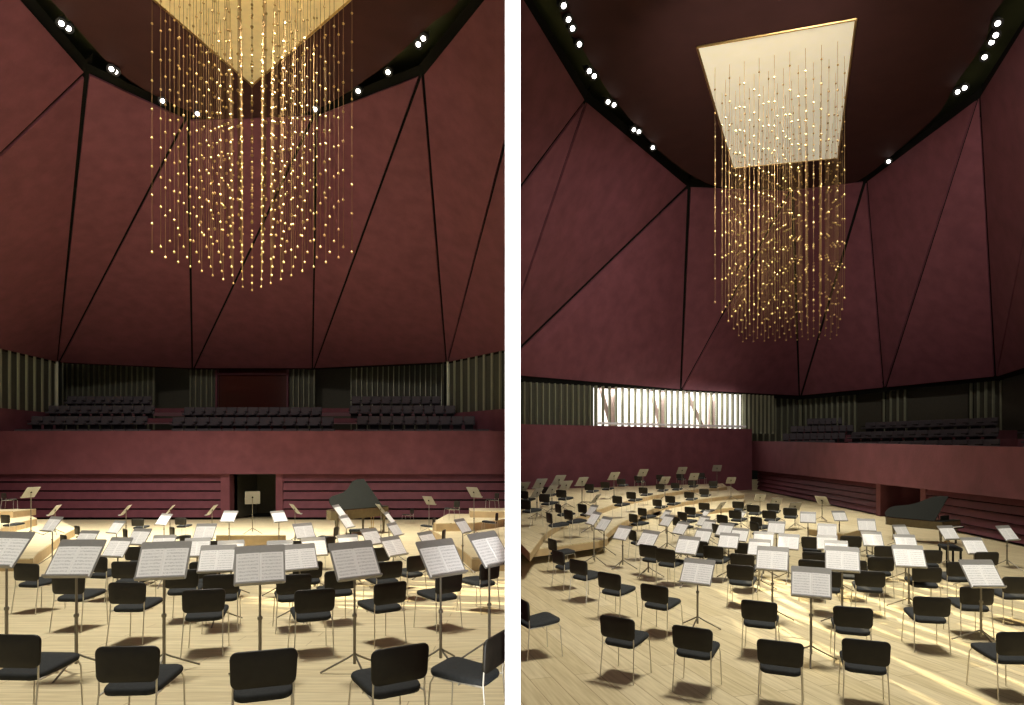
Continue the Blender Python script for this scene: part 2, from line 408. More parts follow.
# back slat walls and recesses
zt = CZ+zb
def seg(x0, x1, s=12.7): return pl(x0, s), pl(x1, s)
zsl = CZ+1.2
p, q = seg(50, 153); fins(p, q, zsl, zt+1, zsl, zt+1, .42, 'wall_back')
p, q = seg(351, 452); fins(p, q, zsl, zt+1, zsl, zt+1, .42, 'wall_back')
p, q = seg(190, 217); fins(p, q, zsl, zt+1, zsl, zt+1, .42, 'wall_back')
p, q = seg(288, 314); fins(p, q, zsl, zt+1, zsl, zt+1, .42, 'wall_back')
for a, b in ((153, 190), (314, 351)):
    p, q = pl(a-1, 12.0), pl(b+1, 12.0); vwall(p, q, zsl-1, zt+1, zsl-1, zt+1, .1, 'door_2', M['door'])
p, q = seg(217, 288, 12.65)
vwall(p, q, zsl, zt+1, zsl, zt+1, .08, 'window_1', M['booth'])
fr = MB()
for xx in (217, 288): v = pl(xx, 12.7); fr.box((v.x, v.y-.05, (zsl+zt+1)/2), (.12, .2, zt+1-zsl))
v0, v1 = pl(217, 12.7), pl(288, 12.7); fr.box(((v0.x+v1.x)/2, v0.y-.05, CZ+(450-374)/12.7), (v1.x-v0.x, .2, .15))
struct(fr, 'trim_2', M['board'])
# soffit that closes the upper wall to the slat walls
struct(MB().box((-14.2, 51.6, zt+.95), (28, 3.2, .15)), 'ceiling', M['black'])
# side slat walls with the maroon base below
sm = pl(*Bm[::2]); c0 = pl(58, B0[2]); c1 = pl(48, 12.7)
for p, q in ((sm, c0), (c0, c1)):
    fins(p, q, zband, zt+.1, zband, zt+.1, .85, 'wall_left', depth=.12, th=.12)
    vwall(p, q, zfl-1 if p is sm else CZ, zband, zfl-1 if p is sm else CZ, zband, .3, 'wall_left', M['plaster'])
r0 = pl(447, B3[2]); r1 = pl(508, BR[2]); r2 = pl(456, 12.7)
for p, q in ((r0, r1), (r2, r0)):
    fins(p, q, zband, zt+.1, zband, zt+.1, .85, 'wall_right', depth=.12, th=.12)
    vwall(p, q, CZ-.5, zband, CZ-.5, zband, .3, 'wall_right', M['plaster'])

# ---------------- right hall walls
w0, wc = pl(513, 17.4), pl(752, 14.0)
zlw = CZ+1.5
vwall(w0, wc, CZ-4.5, zlw, CZ-4.5, zlw, .4, 'wall_left', M['plaster'])
def onw(px, off=.0):
    """plan point on the left wall line seen at pixel column px"""
    d = wc-w0; k = (px-512)/F
    t = (k*w0.y-w0.x)/(d.x-k*d.y); n = Vector((-d.y, d.x)).normalized()
    if n.dot(w0) < 0: n = -n
    return w0+d*t+n*off
zr_t = CZ+zr+.5
zw = CZ+3.98
fins(onw(513), onw(597), zlw-.3, zw, zlw-.3, zw, .42, 'wall_left', off=.1)
fins(onw(747), onw(775), zlw-.3, zw, zlw-.3, zw, .42, 'wall_left', off=.1)
fins(onw(598), onw(745), zlw-.3, zw, zlw-.3, zw, .50, 'window_2', off=.1, back=False, th=.09)
p, q = onw(594, 1.5), onw(757, 1.5)
vwall(p, q, zlw-1, zw+.1, zlw-1, zw+.1, .05, 'window_3', M['frost'])
br = MB()
def wp(px, z, off=1.0): v = onw(px, off); return Vector((v.x, v.y, z))
for x0, x1 in ((622, 622), (672, 672), (722, 722)):
    br.tube([wp(x0, zlw-.5), wp(x1, zw)], .28, 4)
for x0, x1 in ((610, 622), (661, 672), (697, 716)):
    br.tube([wp(x0, zw), wp(x1, zlw-.3)], .17, 4)
struct(br, 'trim_3', M['brace'])
lv_ = wp(671, zw-.1, .75); area('brace_fill', lv_, wp(671, zlw, 1.1), 10, .3, 260, (1, .97, .93))  # added area light in the window head, brightens the columns
rl = MB(); a, b = wp(597, zlw+.16, .05), wp(746, zlw+.16, .05); rl.tube([a, b], .09, 4); struct(rl, 'trim_4', M['white'])
# front wall of right hall, running towards the right edge
f0 = pl(752, 14.0); f1 = pl(1023, 34.7)
fd = (f1-f0)
def onf(px, off=0.0):
    k = (px-512)/F; t = (k*f0.y-f0.x)/(fd.x-k*fd.y); n = Vector((-fd.y, fd.x)).normalized()
    if n.dot(f0) < 0: n = -n
    return f0+fd*t+n*off, t
def ft(px): return onf(px)[1]
def ztp(t): return CZ+lerp(.64, .08, t)
def zbt(t): return CZ+lerp(-1.43, -1.44, t)
tE = ft(1090); fE = onf(1090)[0]
vwall(f0, fE, zbt(0), ztp(0), zbt(tE), ztp(tE), .4, 'wall_right', M['plaster'])
def fz(pt): return floor_z('R', pt.y)
def fboards(xa, xb):
    a, ta = onf(xa, .3); b, tb = onf(xb, .3)
    boards(a, b, zbt(ta), zbt(tb), fz(a)+.03, fz(b)+.03)
fboards(752.5, 869); fboards(917, 1090)
for xa, xb in ((869, 873), (912, 917)):
    a, ta = onf(xa, .3); b, tb = onf(xb, .3)
    vwall(a, b, fz(a), zbt(ta), fz(b), zbt(tb), .9, 'wall_right', M['plaster'])
a, ta = onf(873, .6); b, tb = onf(912, .6); nrm = Vector((-fd.y, fd.x)).normalized(); nrm = nrm if nrm.dot(f0) > 0 else -nrm
vwall(a+nrm*3.4, b+nrm*3.4, fz(a)-1, zbt(ta), fz(b)-1, zbt(tb), .1, 'door_3', M['door'])
vwall(a, a+nrm*3.4, fz(a)-.2, zbt(ta), fz(a)-.3, zbt(ta), .1, 'door_3', M['plaster'])
vwall(b, b+nrm*3.4, fz(b)-.2, zbt(tb), fz(b)-.3, zbt(tb), .1, 'door_3', M['door'])
# balcony deck behind the parapet
deck = [(*onf(755, .25)[0], CZ), (*onf(1088, .25)[0], CZ-.3), (*pl(1120, 25), CZ-.3), (*pl(996, 16.3), CZ), (*pl(884, 13.8), CZ), (*pl(800, 12.2), CZ)]
struct(MB().prism(deck, (0, 0, -.2)), 'floor', M['plaster'])
# back walls above the balcony
zs = CZ+.6
def bseg(xa, xb, sa, sb, kind):
    p, q = pl(xa, sa), pl(xb, sb)
    if kind == 'fin': fins(p, q, zs, zr_t+.3, zs, zr_t+.3, .50, 'wall_back')
    else: vwall(p+Vector((.2, .5)), q+Vector((.2, .5)), zs, zr_t+.3, zs, zr_t+.3, .1, 'wall_back', M['door'])
def sb(x):   # scale of the back wall at pixel column x
    xs = [(752, 12.4), (800, 12.3), (884, 14.1), (996, 16.6), (1120, 22)]
    for (x0, a), (x1, b) in zip(xs, xs[1:]):
        if x <= x1: return lerp(a, b, (x-x0)/(x1-x0))
for xa, xb, k in ((752, 800, 'fin'), (800, 854, 'fin'), (854, 883, 'rec'), (883, 904, 'fin'), (904, 970, 'rec'), (970, 1000, 'fin'), (1000, 1120, 'rec')):
    bseg(xa, xb, sb(xa), sb(xb), k)

# ------------------------------------------------------------------ risers
PLAT = {'L': [], 'R': []}     # (level, plan polygon)
def inside(p, poly):
    c = False; n = len(poly)
    for i in range(n):
        x0, y0 = poly[i]; x1, y1 = poly[i-1]
        if (y0 > p[1]) != (y1 > p[1]) and p[0] < (x1-x0)*(p[1]-y0)/(y1-y0)+x0: c = not c
    return c
def smooth_open(pts, n=5):
    out = []
    for i in range(len(pts)-1):
        p0 = pts[max(i-1, 0)]; p1 = pts[i]; p2 = pts[i+1]; p3 = pts[min(i+2, len(pts)-1)]
        for k in range(n):
            t = k/n
            out.append(tuple(.5*((2*p1[j])+(-p0[j]+p2[j])*t+(2*p0[j]-5*p1[j]+4*p2[j]-p3[j])*t*t+(-p0[j]+3*p1[j]-3*p2[j]+p3[j])*t**3) for j in range(2)))
    out.append(tuple(pts[-1])); return out
def riser(h, edge_px, base, top, rest, label, m):
    edge = smooth_open([tuple(fpt(h, x, y, base).xy) for x, y in edge_px])
    return riser_w(h, edge+[tuple(r) for r in rest], base, top, label, m)
def riser_w(h, poly, base, top, label, m):
    t = empty('stage_riser', (*poly[0], floor_z(h, poly[0][1])))
    def pr(z0, z1):
        a = [Vector((x, y, floor_z(h, y, z1)))-t.location for x, y in poly]
        mb = MB(); b = [p-Vector((0, 0, z1-z0)) for p in a]; n = len(a)
        fs = [tuple(q) for q in tessellate_polygon([a])]; fs += [tuple(n+i for i in reversed(q)) for q in fs]
        fs += [(i, (i+1) % n, n+(i+1) % n, n+i) for i in range(n)]
        return mb.add(a+b, fs)
    pr(base, top-.03).build('riser_base', M['riserface'], t)
    pr(top-.03, top).build('riser_top', m, t)
    tag(t, label, 'stage riser', 'curved oak stage risers')
    PLAT[h].append((top, poly)); return t
riser('L', [(33,571),(37,565),(48,556),(62,544),(75,536)], 0, .3, [pl(60, 19), (-29.5, 33.7), (-29, 14)], 'curved oak riser at lower left of the left view, lower step', M['oakL'])
riser('L', [(-8,545),(5,535),(20,530),(37,525.5)], .3, .62, [pl(28, 20), (-29.2, 32), (-29, 18)], 'upper oak riser carrying a chair at far left of the left view', M['oakL'])
riser_w('L', [(-22.3, 28.6), (-23.5, 31.6), (-28.8, 31.6), (-28.8, 28.6)], .62, .92, 'top oak riser block at the left edge of the left view', M['oakL'])
riser('L', [(429,536),(442,544),(456,556),(467,565),(472,571)], 0, .3, [(-.05, 640/42), (-.05, 34), pl(438, 19)], 'curved oak riser at the right edge of the left view', M['oakL'])
riser_w('L', [(-3.1, 25), (-2.9, 24.4), (-1.5, 24.6), (-.03, 28.3), (-.03, 33), (-3.3, 33)], .3, .62, 'upper oak riser below the wall at right of the left view', M['oakL'])
riser_w('L', [(-1.9, 29), (-.03, 28.5), (-.03, 32.8), (-2.2, 32.8)], .62, .92, 'top oak riser block at the right edge of the left view', M['oakL'])
riser('R', [(660,524),(678,520),(696,516.5),(715,513.5),(737,511.5)], 0, .2, [(12.6, 34.6), (8, 34)], 'lowest inner curved oak riser step in the right view', M['oakR'])
riser('R', [(534,557),(603,547),(606,541),(618,530.6),(630,524),(645,516.5),(670,508.5),(712,501.5),(744,498.3)], .2, .4, [(14.8, 43.4), (.5, 36.3), (.1, 17.5)], 'middle curved oak riser step in the right view', M['oakR'])
riser('R', [(530,562),(534,556),(539,549),(548,538),(570,525),(601.7,513.6),(617,508),(642.6,501.5),(684.6,494),(727,490)], .4, .6, [(14.2, 43.1), (.4, 36.2), (.1, 16.3)], 'highest curved oak riser against the maroon wall in the right view', M['oakR'])
def level(h, p):
    l = 0
    for t, poly in PLAT[h]:
        if inside(p, poly): l = max(l, t)
    return l

# podiums
def podium(h, corners, hgt, label):
    t = empty('conductor_podium', fpt(h, *corners[0]))
    c = [fpt(h, *q) for q in corners]; o = t.location
    MB().prism([p-o for p in c], (0, 0, hgt-.03)).build('podium_base', M['podium'], t)
    MB().prism([p-o+Vector((0, 0, hgt-.03)) for p in c], (0, 0, .03)).build('podium_top', M['oakL'], t)
    tag(t, label, 'podium')
podium('L', [(216, 546), (286, 546), (284, 541), (219, 541)], .36, 'low oak conductor podium facing the doorway in the left view')
podium('R', [(808, 535), (844, 541), (866, 534), (832, 529)], .22, 'low oak conductor podium among the stands in the right view')

# ------------------------------------------------------------------ chair
def rrect(w, h, r, n=5):
    out = []
    for cx, cy, a0 in ((w/2-r, h/2-r, 0), (-w/2+r, h/2-r, PI/2), (-w/2+r, -h/2+r, PI), (w/2-r, -h/2+r, 3*PI/2)):
        for k in range(n): a = a0+PI/2*k/(n-1); out.append((cx+r*math.cos(a), cy+r*math.sin(a)))
    return out
def cushion(w, h, r, t, edge, fmap):
    """rounded slab: outline w x h, thickness t, soft edge; fmap(u,v,n)->xyz"""
    mb = MB(); rings = [(0.97*edge, 0), (edge*.3, .12), (0, .35), (0, .65), (edge*.3, .88), (edge*.97, 1)]
    vs = []; cnt = 20
    for ins, tt in rings:
        for (u, v) in rrect(w-2*ins, h-2*ins, max(r-ins, .01)): vs.append(fmap(u, v, (tt-.5)*t))
    fs = []
    for i in range(len(rings)-1):
        for k in range(cnt): fs.append((i*cnt+k, i*cnt+(k+1) % cnt, (i+1)*cnt+(k+1) % cnt, (i+1)*cnt+k))
    # domed caps with inner rings
    for side, base in ((0, 0), (1, (len(rings)-1)*cnt)):
        prev = base
        for q in (.6, .25):
            st = len(vs)
            for (u, v) in rrect((w-2*edge)*q, (h-2*edge)*q, max((r)*q, .005)):
                vs.append(fmap(u, v, (.5 if side else -.5)*t+(.004 if side else -.004)))
            for k in range(cnt): fs.append((prev+k, prev+(k+1) % cnt, st+(k+1) % cnt, st+k))
            prev = st
        fs.append(tuple(prev+k for k in range(cnt)))
    return mb.add(vs, fs)
def make_chair():
    r = empty('orchestra_chair')
    # faces +Y, backrest at -Y
    cushion(.44, .49, .09, .06, .022, lambda u, v, n: (u*(1+.10*(v/.45)), v+.03, .470+n+.15*v-.012*(max(v, 0)/.245)**3)).build('seat', M['fabric'], r, smooth=True)
    cushion(.465, .275, .055, .03, .010, lambda u, v, n: (u*(1+.05*v/.27), -.235+n-.06*(v+.13)*1.0+.25*u*u, .655+v)).build('backrest', M['leather'], r, smooth=True)
    MB().lathe([(.012, -.006), (.016, 0), (.012, .006)], 8).build('button', M['black'], r, loc=(0, -.252, .655)).rotation_euler = (PI/2, 0, 0)
    for sx in (-1, 1):
        MB().tube([(sx*.212, -.225, .60), (sx*.210, -.215, .44), (sx*.225, -.255, 0)], .007, 6).build('leg', M['steel'], r)
        MB().tube([(sx*.200, .10, .445), (sx*.208, .22, .465), (sx*.215, .25, .41), (sx*.23, .275, 0)], .007, 6).build('leg', M['steel'], r)
    m = MB(); m.tube([(-.210, -.215, .42), (-.200, .12, .447)], .008, 6); m.tube([(.210, -.215, .42), (.200, .12, .447)], .008, 6)
    m.tube([(-.21, 0, .42), (.21, 0, .42)], .008, 6)
    m.build('seat_frame', M['steel'], r)
    return r
ORD = ['leftmost', 'second', 'third', 'fourth', 'fifth', 'sixth', 'seventh', 'eighth', 'ninth', 'tenth', 'eleventh', 'twelfth', 'thirteenth', 'fourteenth', 'fifteenth', 'sixteenth', 'seventeenth']
def ordn(i, n):
    if i == 0: return 'leftmost'
    if i == n-1: return 'rightmost'
    return ORD[i]+' from left'
chair0 = make_chair(); reg_kids(chair0)
used = [0]
def inst(proto, flag):
    if flag not in PLACED: PLACED.add(flag); return proto
    return copy_tree(proto)
PLACED = set()
def tilt_q(h, yaw):
    k = (HALL[h]['yf']-YH)/F
    q = Vector((0, k, 1)).to_track_quat('Z', 'Y'); up = Vector((0, 0, 1)).rotation_difference(Vector((0, k, 1)).normalized())
    return (up.to_matrix() @ Matrix.Rotation(yaw, 3, 'Z')).to_euler()
def bearing(x): return -math.atan((x-512)/F)
CH = .79
def place_chair(h, x, ytop, a, label, group):
    H = HALL[h]
    lv = sorted(set([t for t, _ in PLAT[h]]+[0]), reverse=True)
    for l in lv:
        s = (ytop-H['yf'])/(H['hc']-l-CH)
        p = pl(x, s); yaw = bearing(x)-math.radians(a*1.0)
        # the backrest is what was measured; the chair's origin lies 0.24 m ahead of it
        o = p+Vector((-math.sin(yaw), math.cos(yaw)))*.24
        if level(h, o) == l or l == 0: break
    l = max(l, level(h, o)) if l == 0 and level(h, o) > 0 else l
    c = inst(chair0, 'chair'); c.location = (o.x, o.y, floor_z(h, o.y, l)); c.rotation_euler = tilt_q(h, yaw)
    tag(c, label, 'chair', group); return c
chairsL = {
 'nearest row': [(9,636,42),(124,648,27),(262,652,0),(400,648,-24),(496,636,-68)],
 'second row': [(24,564,48),(66,575,38),(125,583,30),(202,590,9),(314,590,-9),(390,583,-30),(449,574,-38),(490,563,-48)],
 'third row': [(94,557,45),(124,562,32),(180,570,14),(220,575,5),(293,575,-5),(340,571,-16),(389,562,-26),(417,556,-42)],
 'fourth row': [(136,547,20),(204,562,6),(307,562,-6),(380,548,-30)],
 'group left of podium': [(62,535,75),(76,526,75),(124,529,78),(137,519,28),(171,527,75),(180,518,30),(184,536,60),(213,541,0)],
 'group right of podium': [(297,541,0),(330,537,-60),(336,527,-75),(412,509,-115),(434,518,-78),(444,530,-80)],
 'left riser group': [(4,515,60),(3,493,112)],
 'right riser group': [(457,501,-120),(481,508,-95),(497,513,-80),(497,493,-115)],
}
chairsR = {
 'nearest row': [(521.5,599,66),(617,617,26),(692,627,14),(780,641,2),(866,640,-6),(1018,632,-36)],
 'second row': [(654,585,28),(759,601,5),(853,607,-6),(932,597,-18),(977,587,-26),(1018,577,-32)],
 'left curved line': [(549,528,72),(552,539,66),(558,551,58),(578,560,45),(609,573,36)],
 'third row': [(665,549,30),(713,546,24),(742,554,14),(740,565,10),(827,571,0),(870,571,-8),(927,567,-18),(960,562,-30)],
 'fourth row': [(648,545,34),(698,541,24),(745,543,14),(812,560,2),(853,560,-5),(881,557,-16),(930,550,-22),(987,552,-34)],
 'fifth row': [(812,537,3),(815,552,0),(851,536,-10),(886,546,-22)],
 'middle riser left line': [(558,517,68),(568,510,60),(582,504,55)],
 'back line by side wall': [(525,500,48),(544,494,42),(561,490,38),(589,484,32),(605,482,28),(621,479,24),(638,476,24),(660,475,20),(680,474,16),(701,473,12),(719,471.5,6)],
 'far left pair': [(523,491,38),(546,487,38)],
 'highest riser edge line': [(617,496,42),(631,492,38),(643,487.5,34),(660,484,28),(675,483,24),(692,480.5,16),(713,481,8)],
 'middle riser line': [(657,499.6,36),(670,496,32),(689,492,24),(704,489,16)],
 'lowest riser line': [(632,530,66),(633,514,55),(642,508,50),(676,517,62),(682,512,50),(690,507,36),(704,503,28)],
 'group by lowest riser': [(716,524,62),(722,515,45),(735,510.6,28),(738,501.5,20),(753,505,18),(754,522,60),(756,517,45),(769,510.6,20),(773,503.5,8),(790,508,6)],
}
for h, D, view in (('L', chairsL, 'left view'), ('R', chairsR, 'right view')):
    for row, lst in D.items():
        lst = sorted(lst)
        for i, (x, y, a) in enumerate(lst):
            prep = 'of' if row.startswith(('group', 'chairs', 'far')) else 'in'
            place_chair(h, x, y, a, f'black padded steel-legged chair, {ordn(i, len(lst))} {prep} {row}, {view}', f'orchestra chairs, {view}')

# ------------------------------------------------------------------ music stands and sheets
TL = math.radians(38)     # tilt of the desk from upright
DW, DH = .50, .465
def desk_mat_rot(): return Matrix.Rotation(-TL, 4, 'X')   # top leans to +Y
def make_stand():
    r = empty('music_stand')
    R = desk_mat_rot()
    m = MB(); m.prism([R @ Vector((u, 0, v)) for u, v in rrect(DW, DH, .018, 3)], R.to_3x3() @ Vector((0, .006, 0)))
    dk = m.build('desk', M['desk'], r)
    m = MB(); m.box((0, -.022, -DH/2+.004), (DW*.96, .045, .006), R); m.box((0, -.044, -DH/2+.012), (DW*.96, .004, .018), R)
    m.build('ledge', M['desk'], dk)
    m = MB(); m.lathe([(.02, -.012), (.03, -.006), (.03, .006), (.02, .012)], 10)
    k = m.build('clamp', M['black'], dk, loc=(0, .03, 0)); k.rotation_euler = (PI/2-TL, 0, 0)
    MB().tube([(0, 0, .28), (0, 0, 1.0)], .0125, 8).build('pole', M['pole'], r)
    MB().tube([(0, 0, .10), (0, 0, .62)], .017, 8).build('lower_tube', M['pole'], r)
    MB().lathe([(.02, .0), (.026, .008), (.026, .03), (.02, .04)], 10).build('collar', M['pole'], r, loc=(0, 0, .60))
    for k in range(3):
        a = 2*PI*k/3+.5; c, s_ = math.cos(a), math.sin(a)
        MB().tube([(c*.015, s_*.015, .20), (c*.07, s_*.07, .165), (c*.36, s_*.36, .012)], .011, 6).build('leg', M['pole'], r)
    return r
stand0 = make_stand(); reg_kids(stand0)
def make_sheet():
    R = desk_mat_rot(); W2, H2, T = .232, .355, .004
    vs = []; zc = -DH/2+.014+H2/2
    for yy in (0, -T):
        for v in (-H2/2, H2/2):
            for u, b in ((-W2, .0), (-W2/2, .006), (-.012, .006), (0, .001), (.012, .006), (W2/2, .006), (W2, .0)):
                vs.append(Vector((u, -.003-b+yy, zc+v)))
    fs = []
    n = 7
    for k in range(n-1):
        fs.append((k, k+1, n+k+1, n+k)); fs.append((2*n+k, 3*n+k, 3*n+k+1, 2*n+k+1))
        fs.append((k, 2*n+k, 2*n+k+1, k+1)); fs.append((n+k, n+k+1, 3*n+k+1, 3*n+k))
    fs.append((0, n, 3*n, 2*n)); fs.append((n-1, 3*n-1, 4*n-1, 2*n-1))
    mb = MB().add(vs, fs); o = mb.build('sheet_music', M['paper'])
    return o
sheet0 = make_sheet(); PLACED_SHEET = []
def place_stand(h, x, ytop, s, a, paper, lab, lab2, group, lift=None):
    H = HALL[h]
    if abs(a) < 60: a = a*1.6 if abs(a) < 32 else a*1.3
    p = pl(x, s); l = level(h, p)
    if lift is not None: l = lift
    half = DH/2*math.cos(TL)
    if abs(a) < 60: x -= s*DH/2*math.sin(TL)*.9*math.sin(math.radians(a))
    hh = H['hc']-l-(ytop-H['yf'])/s; s_g = s
    hh = min(max(hh, 1.02), 1.5)
    d = H['hc']-l-hh
    s = (ytop-H['yf'])/d if (ytop-H['yf'])/d > 5 else s
    s = min(max(s, s_g*.8), s_g*1.25)
    p = pl(x, s)
    if lift is None: l = level(h, p)
    fzv = floor_z(h, p.y, l); ztopw = CZ+(YH-ytop)/s
    sc = min(max(s_g/s, .86), 1.1)
    H_desk = ztopw-half*sc-fzv              # height of desk centre above floor
    c = inst(stand0, 'stand'); yaw = bearing(x)-math.radians(a)
    # the desk is pushed back by half its lean so the measured top centre stays put
    o = p
    c.location = (o.x, o.y, fzv); c.rotation_euler = (0, 0, yaw)
    for ch in c.children:
        n = ch.name.split('.')[0]
        if n == 'desk': ch.location = (0, -.012, H_desk); ch.scale = (sc, sc, sc)
        elif n == 'pole':
            ch.scale = (1, 1, H_desk-.01)
            ch.location = (0, 0, 0)
        elif n == 'lower_tube': ch.scale = (1, 1, min(1, max(.5, (H_desk-.2)/.75)))
        elif n == 'collar': ch.location = (0, 0, .60*min(1, max(.5, (H_desk-.2)/.75)))
    tag(c, lab, 'music stand', group)
    if paper:
        if not PLACED_SHEET: sh = sheet0; PLACED_SHEET.append(1)
        else: sh = sheet0.copy(); C.objects.link(sh)
        sh.parent = None; sh.scale = (sc, sc, sc)
        off = Matrix.Rotation(yaw, 3, 'Z') @ Vector((0, -.012, H_desk))
        sh.location = Vector(c.location)+off; sh.rotation_euler = (0, 0, yaw)
        SHEETROT(sh, yaw)
        tag(sh, lab2, 'sheet music', group.replace('music stands', 'sheet music'))
    return c
def SHEETROT(sh, yaw):
    sh.rotation_euler = (Matrix.Rotation(yaw, 3, 'Z') @ Matrix.Rotation(-TL, 3, 'X')).to_euler()
standsL = {
 'nearest row': [(15,533,88,30,1),(83,541,93,21,1),(167,543,93,9,1),(260,547,95,0,1),(350,543,93,-14,1),(434,541,90,-22,1),(481,533,85,-38,1)],
 'second row': [(122,538,50,26,1),(219,546,68,7,1),(298,545,66,-7,1),(389,537,50,-26,1)],
 'third row': [(90,531,42,26,1),(143,529,42,26,1),(165,535.5,40,10,1),(198,538.5,48,5,1),(231,541,50,0,1),(280,541,50,0,1),(313,538,48,-8,1),(347,535,40,-10,1),(368,529,42,-26,1),(424,532,42,-30,1)],
 'fourth row': [(56.5,517,38,44,1),(120,521,33,42,1),(167,514,30,38,1),(207,524,40,14,1),(302,523.5,40,-14,1),(343,516,32,-44,1),(391,523,34,-44,1),(459,519,34,-44,1)],
 'row beside podium': [(231,511,30,18,1),(277,511,30,-18,1),(339,505,30,-50,1),(389,512,30,-58,1)],
 'far edge-on row': [(55,505,28,110,0),(126,505,28,106,0),(170,505,27,102,0),(212,505,28,108,0),(295,504,28,-108,0),(381,504,28,-108,0)],
 'far turned-away row': [(31,487,29,140,0),(429,496,28,-140,0),(474,487,29,-140,0)],
}
standsR = {
 'nearest row': [(700,560,63,11,1),(811,568.5,74,0,1),(976,561,68,-22,1)],
 'second row': [(690,537,46,15,1),(773,547.5,60,3,1),(842,547.5,62,-1,1),(907,546,56,-9,1)],
 'left line': [(592,505,27,48,1),(594,512,32,48,1),(608,517,36,44,1),(626,526,37,34,1),(652,531,43,26,1)],
 'middle left cluster': [(666,510,24,48,1),(670,515,28,40,1),(684,522,31,30,1),(705,529,32,18,1),(705,510,22,50,1),(706,516,25,38,1),(711,520,27,32,1),(727,523.5,31,20,1)],
 'middle row': [(730,533.5,37,10,1),(741,528.5,32,13,1),(741,511,22,48,1),(764,532,36,4,1),(760,539.7,42,5,1),(777,521.5,30,6,1),(789,534.5,38,4,1)],
 'row around podium': [(808,512,29,0,1),(827,524,33,0,1),(827,535.5,35,-1,1),(836,541,42,-1,1),(838,511,25,-16,1),(866,519,31,-6,1),(871,532,35,-10,1)],
 'row beside piano': [(899,525,27,-24,1),(904,535,37,-12,1),(945,526,35,-34,1),(971,538,42,-22,1),(1003,526,38,-42,1)],
 'back row on highest riser': [(523,482,28,140,0),(540,478.5,28,140,0),(559,475,27,140,0),(582,477,25,140,0),(614,472,22,145,0),(643,469,20,150,0),(682,467,19,155,0),(717,465,18,165,0)],
 'turned-away row on risers': [(537,488,26,128,0),(552,485,25,135,0),(566,480.5,26,140,0),(596,494,24,112,0),(665,476.6,20,150,0),(694,473,19,155,0),(731,477,18,160,0),(760,494,19,165,0)],
 'far row by boarded wall': [(721,502,20,120,0),(747,503,20,120,0),(776,497.5,20,160,0),(795,502,22,155,0),(822,496,25,-150,0)],
}
for h, D, view in (('L', standsL, 'left view'), ('R', standsR, 'right view')):
    for row, lst in D.items():
        lst = sorted(lst)
        for i, (x, y, s, a, pa) in enumerate(lst):
            w = ordn(i, len(lst))
            prep = 'of' if row.startswith(('far', 'back')) else 'in'
            place_stand(h, x, y, s, a, pa, f'grey metal music stand, {w} {prep} {row}, {view}', f'open sheet music on {w} stand, {row}, {view}', f'music stands, {view}')
c = place_stand('L', 252.5, 492.5, 28.5, 180, 0, "conductor's upright music stand before the dark doorway, left view", '', 'music stands, left view', lift=.36)
for ch in list(c.children):
    if ch.name.split('.')[0] == 'desk': ch.rotation_euler = (math.radians(24), 0, 0)

# ------------------------------------------------------------------ auditorium seats
def make_seat():
    r = empty('auditorium_seat')     # faces -Y
    cushion(.63, .60, .05, .11, .03, lambda u, v, n: (u, .16+n*-1+.12*v, .62+v)).build('backrest', M['audi'], r, smooth=True)
    cushion(.50, .40, .05, .12, .03, lambda u, v, n: (u, -.08+v, .40+n)).build('seat', M['audi'], r, smooth=True)
    m = MB(); m.box((0, .14, .2), (.46, .08, .4)); m.build('pedestal', M['audib'], r)
    for sx in (-1, 1): MB().box((sx*.30, .0, .58), (.055, .40, .05)).build('armrest', M['audib'], r, bevel=.01)
    return r
seat0 = make_seat(); reg_kids(seat0)
def seat_row(xa, ya, sa, xb, yb, sb_, n, lab, group, zs_=1.0, wide=1.0):
    for i in range(n):
        t = i/(n-1)
        A, B = P(xa, ya, sa), P(xb, yb, sb_)
        p = A+(B-A)*t
        o = inst(seat0, 'seat'); pitch = (B-A).length/(n-1)
        sc = pitch/.66
        o.scale = (sc, min(sc, 1.15), zs_); o.location = (p.x, p.y, p.z-SEATH*zs_)
        dx = (B-A).xy; o.rotation_euler = (0, 0, math.atan2(dx.y, dx.x))
        tag(o, f'dark grey auditorium seat, {ordn(i, n)} in {lab}', 'auditorium seat', group)
RN = ['front row', 'second row', 'third row', 'back row']
for bl, x_ in (('left balcony block', [(16,147,11),(33,144,10),(50,152,10),(68,150,9)]), ('right balcony block', [(357,487,11),(360,473,10),(352,454,10),(354,440,9)])):
    for k, (xa, xb, n) in enumerate(x_):
        s, y = rowsL[k]; seat_row(xa+2, y, s, xb-4, y, s, n, f'{RN[k]}, {bl}, left view', 'balcony seats, left view')
for k, (xa, xb, n) in enumerate([(172,332,13),(173,331,13),(184,320,13)]):
    s, y = rowsL[k]; y = (428.5, 417, 407)[k]
    seat_row(xa+4, y, s, xb-4, y, s, n, f'{("front row","middle row","back row")[k]}, centre balcony block, left view', 'balcony seats, left view')
tread = MB()
def row_deck(xa, ya, sa, xb, yb, sb_, back=1.1, drop=SEATH, up=0):
    A, B = P(xa, ya, sa), P(xb, yb, sb_); d = (B-A).normalized(); n = Vector((-d.y, d.x, 0)); n = n if n.y > 0 else -n
    z = Vector((0, 0, -drop)); pts = [A-d*.5-n*.45+z, B+d*.5-n*.45+z, B+d*.5+n*back+z, A-d*.5+n*back+z]
    return MB().prism(pts, (0, 0, -.5))
Z1 = .80
blocks = [('left balcony block', [(780,441,14,832,440,14.2,9),(786,433.5,13.6,842,432.5,14,9),(794,426,13.2,850,425,13.6,9),(810,418.5,12.9,853,417.5,13.2,8)], 4),
          ('centre balcony block', [(850,442,15,988,439,19.8,12),(854,432,14.6,988,428,18.6,12),(868,422.4,14.2,988,417.5,17.4,11)], 3)]
